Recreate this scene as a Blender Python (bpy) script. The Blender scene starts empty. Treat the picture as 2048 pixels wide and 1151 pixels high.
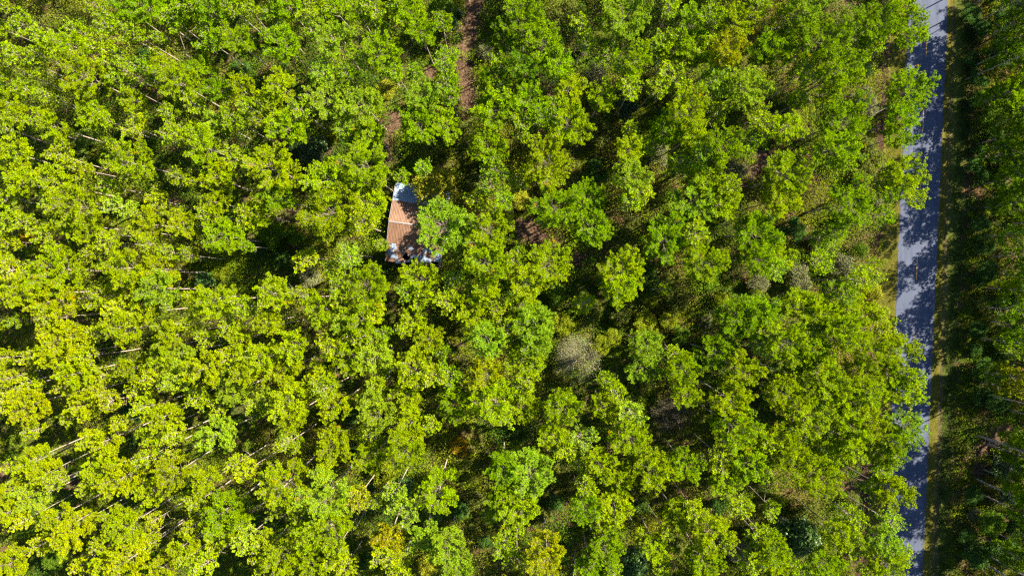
import bpy, math, random
import numpy as np
from mathutils import Vector, Matrix

# ------------------------------------------------------------------ camera, sky, sun, exposure
S = bpy.context.scene
COL = S.collection
H = 113.0                      # drone height above the ground, metres
FPX = 1379.0                   # focal length in pixels of the 2048-wide photograph
TILT = math.radians(-1.1)
cam_d = bpy.data.cameras.new("camera"); cam = bpy.data.objects.new("camera", cam_d); COL.objects.link(cam)
cam_d.sensor_width = 36.0; cam_d.lens = 36.0 * FPX / 2048.0
cam_d.clip_start = 1.0; cam_d.clip_end = 2000.0
cam.location = (0, 0, H); cam.rotation_euler = (TILT, 0, 0)
S.camera = cam

SUN_AZ, SUN_EL = math.radians(28.0), math.radians(42.0)     # azimuth from +X towards +Y
sv = Vector((math.cos(SUN_EL) * math.cos(SUN_AZ), math.cos(SUN_EL) * math.sin(SUN_AZ), math.sin(SUN_EL)))
w = bpy.data.worlds.new("World"); S.world = w; w.use_nodes = True
wn = w.node_tree.nodes; wl = w.node_tree.links
sky = wn.new("ShaderNodeTexSky"); sky.sky_type = 'NISHITA'; sky.sun_disc = False
sky.ozone_density = 4.0; sky.sun_elevation = SUN_EL; sky.sun_rotation = math.pi / 2 - SUN_AZ
wl.new(sky.outputs[0], wn["Background"].inputs[0]); wn["Background"].inputs[1].default_value = 0.06
sl = bpy.data.lights.new("sun", 'SUN'); sl.energy = 5.0; sl.angle = math.radians(0.5); sl.color = (1.0, 0.85, 0.63)
so = bpy.data.objects.new("sun", sl); COL.objects.link(so); so.rotation_euler = sv.to_track_quat('Z', 'Y').to_euler()
S.view_settings.view_transform = 'Standard'; S.view_settings.look = 'None'
S.view_settings.gamma = 1.0; S.view_settings.exposure = 2.62
S.render.engine = 'CYCLES'
S.cycles.max_bounces = 5; S.cycles.diffuse_bounces = 3; S.cycles.glossy_bounces = 2
S.cycles.transmission_bounces = 3; S.cycles.transparent_max_bounces = 4
S.cycles.use_denoising = False
S.cycles.filter_width = 1.3

# ------------------------------------------------------------------ helpers
CT, ST = math.cos(TILT), math.sin(TILT)
def unproject(px, py, z=0.0):
    """Photograph pixel (2048 x 1151) to the world point at height z."""
    x = (px - 1024.0) / FPX; y = -(py - 575.5) / FPX
    dy = y * CT + ST; dz = y * ST - CT
    k = (z - H) / dz
    return Vector((x * k, dy * k, z))
def project(p):
    x, y, z = p[0], p[1], p[2] - H
    yc = y * CT + z * ST; zc = -y * ST + z * CT
    return (1024 + FPX * x / -zc, 575.5 - FPX * yc / -zc)

def nmat(name):
    m = bpy.data.materials.new(name); m.use_nodes = True
    nt = m.node_tree; b = nt.nodes["Principled BSDF"]
    return m, nt, b
def ramp(nt, src, stops):
    r = nt.nodes.new("ShaderNodeValToRGB"); nt.links.new(src, r.inputs[0])
    e = r.color_ramp.elements
    while len(e) < len(stops): e.new(0.5)
    for k, (p, c) in enumerate(stops):
        e[k].position = p; e[k].color = (*c, 1)
    return r.outputs[0]
def noise(nt, scale, detail=4, rough=0.6, vec=None, dist=0.0):
    n = nt.nodes.new("ShaderNodeTexNoise"); n.inputs["Scale"].default_value = scale
    n.inputs["Detail"].default_value = detail; n.inputs["Roughness"].default_value = rough
    n.inputs["Distortion"].default_value = dist
    if vec is not None: nt.links.new(vec, n.inputs["Vector"])
    return n.outputs["Fac"]
def objco(nt):
    return nt.nodes.new("ShaderNodeTexCoord").outputs["Object"]
def mixc(nt, fac, a, b, mode='MIX'):
    m = nt.nodes.new("ShaderNodeMix"); m.data_type = 'RGBA'; m.blend_type = mode
    for sock, v in ((m.inputs[0], fac), (m.inputs[6], a), (m.inputs[7], b)):
        if isinstance(v, (int, float)): sock.default_value = v
        elif isinstance(v, tuple): sock.default_value = (*v, 1)
        else: nt.links.new(v, sock)
    return m.outputs[2]

def leaf_material(name, rough=0.55, spec=0.25, trans=0.3):
    """Colour = the object's own colour x a per-leaf tint; part of the light passes through the leaf."""
    m, nt, b = nmat(name)
    a = nt.nodes.new("ShaderNodeAttribute"); a.attribute_name = "tint"
    oi = nt.nodes.new("ShaderNodeObjectInfo")
    c = mixc(nt, 1.0, a.outputs["Color"], oi.outputs["Color"], 'MULTIPLY')
    nt.links.new(c, b.inputs["Base Color"])
    b.inputs["Roughness"].default_value = rough; b.inputs["Specular IOR Level"].default_value = spec
    t = nt.nodes.new("ShaderNodeBsdfTranslucent"); nt.links.new(c, t.inputs["Color"])
    mx = nt.nodes.new("ShaderNodeMixShader"); mx.inputs[0].default_value = trans
    nt.links.new(b.outputs[0], mx.inputs[1]); nt.links.new(t.outputs[0], mx.inputs[2])
    nt.links.new(mx.outputs[0], nt.nodes["Material Output"].inputs[0])
    return m
M_NEEDLE = leaf_material("pine_needles", 0.8, 0.0, 0.38)
M_LEAF = leaf_material("broad_leaves", 0.75, 0.02, 0.3)
M_GLOSSY = leaf_material("glossy_leaves", 0.38, 0.22, 0.15)
M_GRASSB = leaf_material("grass_blades", 0.6, 0.15, 0.3)

def bark_material(name, c0, c1, c2):
    m, nt, b = nmat(name)
    co = objco(nt)
    mp = nt.nodes.new("ShaderNodeMapping"); mp.inputs["Scale"].default_value = (6, 6, 1.2); nt.links.new(co, mp.inputs[0])
    f = noise(nt, 1.6, 4, 0.65, mp.outputs[0])
    nt.links.new(ramp(nt, f, [(0.3, c0), (0.5, c1), (0.7, c2)]), b.inputs["Base Color"])
    b.inputs["Roughness"].default_value = 0.9; b.inputs["Specular IOR Level"].default_value = 0.1
    return m
M_BARK = bark_material("pine_bark", (0.11, 0.088, 0.075), (0.235, 0.20, 0.175), (0.36, 0.325, 0.295))
M_LIMB = bark_material("pine_limbs", (0.05, 0.04, 0.033), (0.105, 0.09, 0.075), (0.17, 0.15, 0.13))
M_TWIG = bark_material("grey_twigs", (0.09, 0.075, 0.06), (0.17, 0.15, 0.13), (0.25, 0.23, 0.20))

def build_mesh(name, parts):
    """parts: (verts Nx3, faces Mxk, material, tint Nx3 or None) merged into one mesh, a material slot per part."""
    vs, ls, starts, mi, tn = [], [], [], [], []
    mats = []; off = 0; lo = 0
    for v, f, m, t in parts:
        if len(f) == 0: continue
        if m not in mats: mats.append(m)
        k = f.shape[1]
        vs.append(v); ls.append((f + off).ravel())
        starts.append(lo + np.arange(len(f)) * k); lo += len(f) * k
        mi.append(np.full(len(f), mats.index(m)))
        tn.append(np.ones((len(v), 3), np.float32) if t is None else t)
        off += len(v)
    V = np.concatenate(vs).astype(np.float32, copy=False); L = np.concatenate(ls).astype(np.int32)
    P = np.concatenate(starts).astype(np.int32); MI = np.concatenate(mi).astype(np.int32); T = np.concatenate(tn)
    me = bpy.data.meshes.new(name)
    me.vertices.add(len(V)); me.vertices.foreach_set("co", V.ravel())
    me.loops.add(len(L)); me.loops.foreach_set("vertex_index", L)
    me.polygons.add(len(P)); me.polygons.foreach_set("loop_start", P)
    me.polygons.foreach_set("material_index", MI)
    for m in mats: me.materials.append(m)
    a = me.attributes.new("tint", 'FLOAT_COLOR', 'POINT')
    a.data.foreach_set("color", np.concatenate([T.astype(np.float32, copy=False), np.ones((len(T), 1), np.float32)], 1).ravel())
    me.update(calc_edges=True)
    return me

def tubes(paths):
    """paths: list of (points, radii, sides) -> verts, quads of tapered tubes."""
    V, F = [], []; off = 0
    for pts, rad, n in paths:
        pts = np.asarray(pts, float); rad = np.asarray(rad, float); m = len(pts)
        tg = np.gradient(pts, axis=0); tg /= np.linalg.norm(tg, axis=1)[:, None] + 1e-9
        ref = np.array([1.0, 0, 0]) if abs(tg[0][2]) > 0.7 else np.array([0, 0, 1.0])
        u = np.cross(tg, ref); u /= np.linalg.norm(u, axis=1)[:, None] + 1e-9
        v = np.cross(tg, u)
        a = np.arange(n) * 2 * math.pi / n
        ring = pts[:, None] + rad[:, None, None] * (np.cos(a)[None, :, None] * u[:, None] + np.sin(a)[None, :, None] * v[:, None])
        V.append(ring.reshape(-1, 3))
        i = np.arange(m - 1)[:, None] * n; j = np.arange(n)[None]; j2 = (j + 1) % n
        F.append(np.stack([i + j, i + j2, i + n + j2, i + n + j], -1).reshape(-1, 4) + off)
        off += m * n
    if not V: return np.zeros((0, 3)), np.zeros((0, 4), int)
    return np.concatenate(V), np.concatenate(F)

def unit(a): return a / (np.linalg.norm(a, axis=-1, keepdims=True) + 1e-9)

def obj(name, mesh, parent=None, color=None):
    o = bpy.data.objects.new(name, mesh); COL.objects.link(o)
    if parent is not None: o.parent = parent
    if color is not None: o.color = (*color, 1)
    return o
def tag(o, label=None, cat=None, group=None, kind=None):
    if label: o["label"] = label
    if cat: o["category"] = cat
    if group: o["group"] = group
    if kind: o["kind"] = kind
    return o

ONES = "zero one two three four five six seven eight nine ten eleven twelve thirteen fourteen fifteen sixteen seventeen eighteen nineteen".split()
TENS = "_ _ twenty thirty forty fifty sixty seventy eighty ninety".split()
def numword(n):
    n = int(max(0, min(99, n)))
    if n < 20: return ONES[n]
    return TENS[n // 10] + ("" if n % 10 == 0 else "-" + ONES[n % 10])
USED = set()
def where(px, py):
    """Place in the photo in words, unique for each thing."""
    a, b = round(px / 20.48), round(py / 11.51)
    for da, db in ((0, 0), (0, 1), (1, 0), (0, -1), (-1, 0), (1, 1), (-1, -1), (1, -1), (-1, 1)):
        k = (max(0, min(99, a + da)), max(0, min(99, b + db)))
        if k not in USED: break
    USED.add(k)
    return f"{numword(k[0])} percent across, {numword(k[1])} percent down the photo"

def vnoise(x, y, s, seed):
    r = np.random.default_rng(seed); G = r.random((256, 256))
    X = x / s + 97.3; Y = y / s + 61.7; i = np.floor(X).astype(int); j = np.floor(Y).astype(int); fx = X - i; fy = Y - j
    fx = fx * fx * (3 - 2 * fx); fy = fy * fy * (3 - 2 * fy); g = lambda a, b: G[a % 256, b % 256]
    return (g(i, j) * (1 - fx) + g(i + 1, j) * fx) * (1 - fy) + (g(i, j + 1) * (1 - fx) + g(i + 1, j + 1) * fx) * fy
# ------------------------------------------------------------------ road geometry (photo pixels)
def road_left(py): return 1818.0 - 50.0 * py / 1151.0
def road_right(py): return 1896.0 - 50.5 * py / 1151.0
PATCHES = [  # bare leaf litter: pixel x, y, radius
    (953, 8, 24), (946, 40, 24), (938, 70, 22), (932, 100, 20), (930, 135, 20), (935, 165, 18), (936, 195, 18), (937, 215, 15),
    (862, 150, 16), (900, 120, 16), (795, 235, 18), (788, 262, 18), (780, 292, 16), (775, 320, 14), (1055, 460, 26), (1040, 450, 20), (1078, 478, 20), (1110, 490, 18),
    (1157, 514, 18), (1524, 317, 24), (1508, 345, 18), (1480, 370, 14), (1696, 974, 18), (10, 947, 22), (150, 967, 16), (160, 1137, 20), (353, 400, 16),
    (345, 470, 14), (590, 420, 14), (710, 470, 16), (695, 520, 12), (1990, 875, 24), (1965, 895, 18), (1962, 940, 18), (2010, 860, 20), (720, 300, 14), (660, 300, 12), (70, 225, 14), (1690, 10, 22),
    (345, 1130, 14), (800, 650, 12), (790, 250, 14), (240, 1075, 12), (8, 1050, 14)]

# ------------------------------------------------------------------ ground, road, verges
def sheet(name, corners, z, mat, nu=1, nv=1):
    a, b, c, d = [np.array(unproject(*q)) for q in corners]
    u = np.linspace(0, 1, nu + 1); v = np.linspace(0, 1, nv + 1)
    U, W = np.meshgrid(u, v)
    P = (a[None, None] * ((1 - U) * (1 - W))[..., None] + b[None, None] * (U * (1 - W))[..., None] + c[None, None] * (U * W)[..., None] + d[None, None] * ((1 - U) * W)[..., None])
    P[..., 2] = z
    i = np.arange(nv)[:, None] * (nu + 1) + np.arange(nu)[None]
    F = np.stack([i, i + 1, i + nu + 2, i + nu + 1], -1).reshape(-1, 4)[:, ::-1]
    me = build_mesh(name, [(P.reshape(-1, 3), F, mat, None)])
    return tag(obj(name, me), kind="structure")

m, nt, b = nmat("forest_floor"); co = objco(nt)
f1 = noise(nt, 0.16, 5, 0.6, co); f2 = noise(nt, 3.5, 6, 0.75, co); f3 = noise(nt, 14.0, 3, 0.8, co)
lit = ramp(nt, f2, [(0.25, (0.02, 0.012, 0.007)), (0.45, (0.07, 0.040, 0.024)), (0.6, (0.125, 0.072, 0.044)), (0.8, (0.20, 0.125, 0.085))])
lit = mixc(nt, 0.5, lit, ramp(nt, f3, [(0.3, (0.35, 0.3, 0.28)), (0.65, (1, 1, 1))]), 'MULTIPLY')
grn = ramp(nt, f2, [(0.3, (0.012, 0.018, 0.005)), (0.7, (0.05, 0.065, 0.014))])
nt.links.new(mixc(nt, ramp(nt, f1, [(0.40, (0.15, 0.15, 0.15)), (0.56, (0.9, 0.9, 0.9))]), lit, grn), b.inputs["Base Color"])
b.inputs["Roughness"].default_value = 1.0; b.inputs["Specular IOR Level"].default_value = 0.05
bp = nt.nodes.new("ShaderNodeBump"); bp.inputs["Distance"].default_value = 0.12; nt.links.new(f2, bp.inputs["Height"]); nt.links.new(bp.outputs[0], b.inputs["Normal"])
g = np.array([[-600, -600, 0], [600, -600, 0], [600, 600, 0], [-600, 600, 0]], float)
tag(obj("ground", build_mesh("ground", [(g, np.array([[0, 1, 2, 3]]), m, None)])), kind="structure")

lr_ = np.random.default_rng(77)
m, nt, b = nmat("bare_litter"); co = objco(nt)
f2 = noise(nt, 3.0, 7, 0.8, co); f3 = noise(nt, 13.0, 3, 0.8, co)
lit = ramp(nt, f2, [(0.34, (0.014, 0.010, 0.007)), (0.47, (0.044, 0.028, 0.018)), (0.58, (0.095, 0.064, 0.044)), (0.72, (0.18, 0.14, 0.10))])
nt.links.new(mixc(nt, 0.5, lit, ramp(nt, f3, [(0.3, (0.35, 0.3, 0.28)), (0.65, (1, 1, 1))]), 'MULTIPLY'), b.inputs["Base Color"])
b.inputs["Roughness"].default_value = 1.0; b.inputs["Specular IOR Level"].default_value = 0.05
pv, pfc = [], []
for i, (a_, b_, rr) in enumerate(PATCHES):
    c_ = unproject(a_, b_, 0); n_ = 18; th = np.arange(n_) * 2 * math.pi / n_
    rad = rr / FPX * H * (0.85 + 0.28 * lr_.random(n_))
    o_ = len(pv) * 0 + sum(len(q) for q in pv)
    pv.append(np.concatenate([np.array([[c_.x, c_.y, 0.008 + 0.005 * (i % 12)]]), np.stack([c_.x + np.cos(th) * rad, c_.y + np.sin(th) * rad, np.full(n_, 0.006 + 0.005 * (i % 12))], 1)]))
    pfc.append(np.array([[o_, o_ + 1 + k, o_ + 1 + (k + 1) % n_] for k in range(n_)]))
tag(obj("leaf_litter", build_mesh("leaf_litter", [(np.concatenate(pv), np.concatenate(pfc), m, None)])), kind="structure")
m, nt, b = nmat("asphalt"); co = objco(nt)
f1 = noise(nt, 0.35, 4, 0.6, co); f2 = noise(nt, 40, 3, 0.8, co); f3 = noise(nt, 2.2, 6, 0.7, co, 0.6)
base = ramp(nt, f1, [(0.3, (0.031, 0.042, 0.074)), (0.7, (0.043, 0.056, 0.094))])
base = mixc(nt, 0.18, base, ramp(nt, f2, [(0.3, (0.62, 0.62, 0.62)), (0.7, (1.25, 1.25, 1.25))]), 'MULTIPLY')
mp = nt.nodes.new("ShaderNodeMapping"); mp.inputs["Rotation"].default_value = (0, 0, -0.044); mp.inputs["Scale"].default_value = (1.5, 0.03, 1); nt.links.new(co, mp.inputs[0])
base = mixc(nt, 0.6, base, ramp(nt, noise(nt, 1.0, 3, 0.6, mp.outputs[0]), [(0.35, (0.72, 0.72, 0.73)), (0.62, (1.1, 1.1, 1.1))]), 'MULTIPLY')   # lengthwise tyre wear
vo = nt.nodes.new("ShaderNodeTexVoronoi"); vo.feature = 'DISTANCE_TO_EDGE'; vo.inputs["Scale"].default_value = 0.22; nt.links.new(co, vo.inputs["Vector"])
base = mixc(nt, 0.55, base, ramp(nt, vo.outputs["Distance"], [(0.004, (0.45, 0.45, 0.46)), (0.012, (1, 1, 1))]), 'MULTIPLY')    # sealed cracks
base = mixc(nt, 0.4, base, ramp(nt, f3, [(0.30, (0.65, 0.65, 0.66)), (0.42, (1, 1, 1))]), 'MULTIPLY')
nt.links.new(base, b.inputs["Base Color"]); b.inputs["Roughness"].default_value = 0.85; b.inputs["Specular IOR Level"].default_value = 0.2
Y0, Y1 = -420, 1600
def edge_pts(fn, off=0.0, jit=0.0, n=700, seed=1):
    r = np.random.default_rng(seed)
    out = []
    for t in np.linspace(Y0, Y1, n):
        p = unproject(fn(t) + off, t); out.append((p.x + r.normal(0, jit), p.y))
    return np.array(out)
def strip(name, L, R, z, mat):
    n = len(L); V = np.zeros((2 * n, 3)); V[:n, :2] = L; V[n:, :2] = R; V[:, 2] = z
    i = np.arange(n - 1); F = np.stack([i, i + n, i + n + 1, i + 1], -1)[:, ::-1]
    return tag(obj(name, build_mesh(name, [(V, F, mat, None)])), kind="structure")
RL, RR = edge_pts(road_left, 0, 0.06, n=700, seed=2), edge_pts(road_right, 0, 0.06, n=700, seed=3)
road = strip("road", RL, RR, 0.05, m)
m, nt, b = nmat("yellow_paint"); co = objco(nt)
nt.links.new(ramp(nt, noise(nt, 6, 4, 0.7, co), [(0.35, (0.15, 0.11, 0.06)), (0.55, (0.36, 0.17, 0.015))]), b.inputs["Base Color"]); b.inputs["Roughness"].default_value = 0.7
for k in range(-3, 11):
    y0 = 68 + 149 * k; y1 = y0 + 45
    c0 = unproject((road_left(y0) + road_right(y0)) / 2 - 0.3, y0); c1 = unproject((road_left(y1) + road_right(y1)) / 2 - 0.3, y1)
    V = np.array([[c0.x - .075, c0.y, .055], [c0.x + .075, c0.y, .055], [c1.x + .075, c1.y, .055], [c1.x - .075, c1.y, .055]])
    obj("centre_line_dash", build_mesh("centre_line_dash", [(V, np.array([[3, 2, 1, 0]]), m, None)]), road)

def verge_material(name, cols, stripe=None, s=1.2):
    m, nt, b = nmat(name); co = objco(nt)
    mp = nt.nodes.new("ShaderNodeMapping"); mp.inputs["Scale"].default_value = (1.0, 0.35, 1); nt.links.new(co, mp.inputs[0])
    f = noise(nt, s, 6, 0.75, mp.outputs[0])
    nt.links.new(ramp(nt, f, cols), b.inputs["Base Color"]); b.inputs["Roughness"].default_value = 1.0; b.inputs["Specular IOR Level"].default_value = 0.05
    bp = nt.nodes.new("ShaderNodeBump"); bp.inputs["Distance"].default_value = 0.08; nt.links.new(noise(nt, 9, 4, 0.7, co), bp.inputs["Height"]); nt.links.new(bp.outputs[0], b.inputs["Normal"])
    return m
MV = verge_material("verge_turf", [(0.25, (0.026, 0.030, 0.006)), (0.5, (0.055, 0.055, 0.009)), (0.75, (0.11, 0.085, 0.024))])
MS = verge_material("sandy_track", [(0.42, (0.035, 0.034, 0.010)), (0.6, (0.07, 0.06, 0.032)), (0.76, (0.17, 0.15, 0.12))], s=0.9)
MD = verge_material("ditch_litter", [(0.3, (0.010, 0.006, 0.005)), (0.55, (0.040, 0.022, 0.016)), (0.8, (0.095, 0.062, 0.046))], s=2.5)
ML = verge_material("rough_turf", [(0.3, (0.02, 0.028, 0.006)), (0.6, (0.05, 0.065, 0.012)), (0.8, (0.10, 0.09, 0.026))], s=1.5)
vl = edge_pts(lambda t: road_left(t) - 36, 0, 0.25, seed=5); dl = edge_pts(lambda t: road_left(t) - 58, 0, 0.3, seed=6)
strip("verge", vl, RL, 0.03, MV); strip("ditch", dl, vl, 0.02, MD)
v1 = edge_pts(lambda t: road_right(t) + 9 + 10 * t / 1151, 0, 0.12, seed=7); v2 = edge_pts(lambda t: road_right(t) + 15 + 14 * t / 1151, 0, 0.15, seed=8); v3 = edge_pts(lambda t: road_right(t) + 46, 0, 0.3, seed=9)
strip("verge", RR, v1, 0.03, MV); strip("track", v1, v2, 0.026, MS); strip("verge", v2, v3, 0.022, ML)

# ------------------------------------------------------------------ pines
def pine_arrays(seed, R, h, depth):
    """A pine of crown radius R and height h: (wood verts, wood quads, needle verts, needle tris, tint)."""
    r = np.random.default_rng(seed)
    bend = r.normal(0, 0.012, 2)
    def axis(z): return np.array([bend[0] * z * z / h * 1.6, bend[1] * z * z / h * 1.6, z])
    r0 = 0.056 + 0.028 * R
    zs = np.linspace(-0.15, h - 0.35, 11)
    paths = [([axis(z) for z in zs], r0 * (1 - 0.78 * (zs / h).clip(0, 1)), 8)]
    zb = h - depth
    n = int(11 + 5.5 * R); az = r.uniform(0, 6.28)
    cand = []; cdir = []
    lob = r.uniform(0.86, 1.06, 7)
    for i in range(n):
        t = (i + r.uniform(0.1, 0.9)) / n
        az += 2.4 + r.normal(0, 0.35)
        z0 = zb + t * depth * 0.93
        prof = 0.62 + 0.5 * math.sin(min(1, t * 1.6 + 0.35) * math.pi / 2) if t < 0.45 else 1.1 * (1 - ((t - 0.45) / 0.62) ** 1.7) + 0.1
        L = R * prof * lob[int((az % 6.283) / 6.284 * 7)] * r.uniform(0.72, 1.06)
        up = 0.18 + 0.75 * t + r.normal(0, 0.08)
        p0 = axis(z0); d = np.array([math.cos(az) * math.cos(up), math.sin(az) * math.cos(up), math.sin(up)])
        Lr = L / max(0.35, math.cos(up)) * 0.93
        pts = [p0 + d * Lr * s + np.array([0, 0, 0.16 * Lr * s * s]) + r.normal(0, 0.03 * Lr, 3) * s for s in (0, .25, .5, .75, 1)]
        rl = 0.011 + 0.007 * Lr
        paths.append((pts, rl * np.array([1, .85, .65, .45, .2]), 5))
        P = np.array(pts)
        def at(s):
            k = min(3, int(s * 4)); return P[k] + (P[k + 1] - P[k]) * (s * 4 - k)
        for s in np.arange(0.5, 1.01, 0.3 / max(0.6, Lr)):
            cand.append(at(min(1, s)) + r.normal(0, 0.09, 3)); cdir.append(d + np.array([0, 0, .6]))
        for q in range(5 + int(Lr * 4.2)):
            s = r.uniform(0.3, 1.0); a2 = az + r.choice([-1, 1]) * r.uniform(0.35, 1.15); l2 = Lr * (0.5 - 0.28 * s) * r.uniform(0.7, 1.3) + 0.2
            d2 = np.array([math.cos(a2), math.sin(a2), up * 0.8 + r.uniform(0.0, 0.5)]); d2 /= np.linalg.norm(d2)
            q0 = at(s); q1 = q0 + d2 * l2 + np.array([0, 0, .08 * l2])
            paths.append(([q0, (q0 + q1) / 2 + r.normal(0, .03, 3), q1], rl * np.array([.5, .35, .15]), 4))
            for s2 in np.arange(0.45, 1.01, 0.34 / l2 if l2 > 0.34 else 0.6):
                cand.append(q0 + (q1 - q0) * s2 + r.normal(0, .07, 3)); cdir.append(d2 + np.array([0, 0, .7]))
    cand.append(axis(h - 0.15)); cdir.append(np.array([0, 0, 1.0]))
    for q in range(3):   # short dead stubs under the crown
        z0 = zb - r.uniform(0.2, 2.5); a2 = r.uniform(0, 6.28); l2 = r.uniform(0.4, 1.3)
        q0 = axis(z0); q1 = q0 + np.array([math.cos(a2) * l2, math.sin(a2) * l2, r.uniform(-.2, .3)])
        paths.append(([q0, (q0 + q1) / 2 + r.normal(0, .05, 3), q1], [.028, .02, .008], 4))
    C = np.array(cand); D = unit(np.array(cdir))
    # thin to a spacing so that the tufts stay apart
    keep = []; order = r.permutation(len(C)); mind = 0.19
    grid = {}
    for i in order:
        p = C[i]; k = tuple((p // mind).astype(int)); m2 = mind * mind
        if any(((p - q) ** 2).sum() < m2 for a in (-1, 0, 1) for b in (-1, 0, 1) for c in (-1, 0, 1) for q in grid.get((k[0] + a, k[1] + b, k[2] + c), ())): continue
        grid.setdefault(k, []).append(p); keep.append(i)
    C = C[keep]; D = D[keep]; npf = len(C); nb = 28
    rad = r.uniform(0.20, 0.31, npf)
    v = unit(r.normal(size=(npf, nb, 3))); v = unit(v + D[:, None] * 0.75)
    base = C[:, None] + v * 0.03
    tip = C[:, None] + v * rad[:, None, None] * r.uniform(0.75, 1.15, (npf, nb, 1))
    nn = np.array([0.25, 0.15, 1.0]) + r.normal(size=(npf, nb, 3)) * 0.6
    side = unit(np.cross(v, nn)) * r.uniform(0.026, 0.044, (npf, nb, 1))
    mid = base + (tip - base) * 0.62
    V = np.stack([base, mid - side, tip, mid + side], 2).reshape(-1, 3)
    F = np.arange(npf * nb * 4).reshape(-1, 4)
    tp = np.ones((npf, 3)) * r.uniform(0.82, 1.18, (npf, 1)) * np.array([1, 1, 1]) + r.normal(0, .05, (npf, 3)) * np.array([1.2, .6, .4])
    br = r.random(npf) < 0.0025
    tp[br] = np.array([1.9, 0.75, 2.5])          # a few dead rust-coloured tufts
    T = np.repeat(tp, nb, 0) * r.uniform(0.85, 1.15, (npf * nb, 1)); T = np.repeat(T, 4, 0)
    wv, wf = tubes(paths)   # the trunk's 88 points and 80 quads come first
    return wv, wf, V, F, T
CLASSES = [(1.35, 15.5), (1.9, 16.5), (2.5, 17.5), (3.2, 18.5), (4.0, 19.5)]
VAR, VMESH = {}, {}
for ci, (R, h) in enumerate(CLASSES):
    for k in range(4):
        VAR[('tall', ci, k)] = (R, h, pine_arrays(100 + ci * 10 + k, R, h, 1.55 * R + 1.4))
for ci, (R, h) in enumerate([(1.2, 6.0), (1.8, 8.0), (2.5, 9.5)]):
    for k in range(3):
        VAR[('young', ci, k)] = (R, h, pine_arrays(300 + ci * 10 + k, R, h, 0.62 * h))
for key, (R, h, (wv, wf, nv, nf, tn)) in VAR.items():
    VMESH[key] = (build_mesh("pine_trunk", [(wv[:88], wf[:80], M_BARK, None), (wv[88:], wf[80:] - 88, M_LIMB, None)]), build_mesh("pine_crown", [(nv, nf, M_NEEDLE, tn)]))

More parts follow.
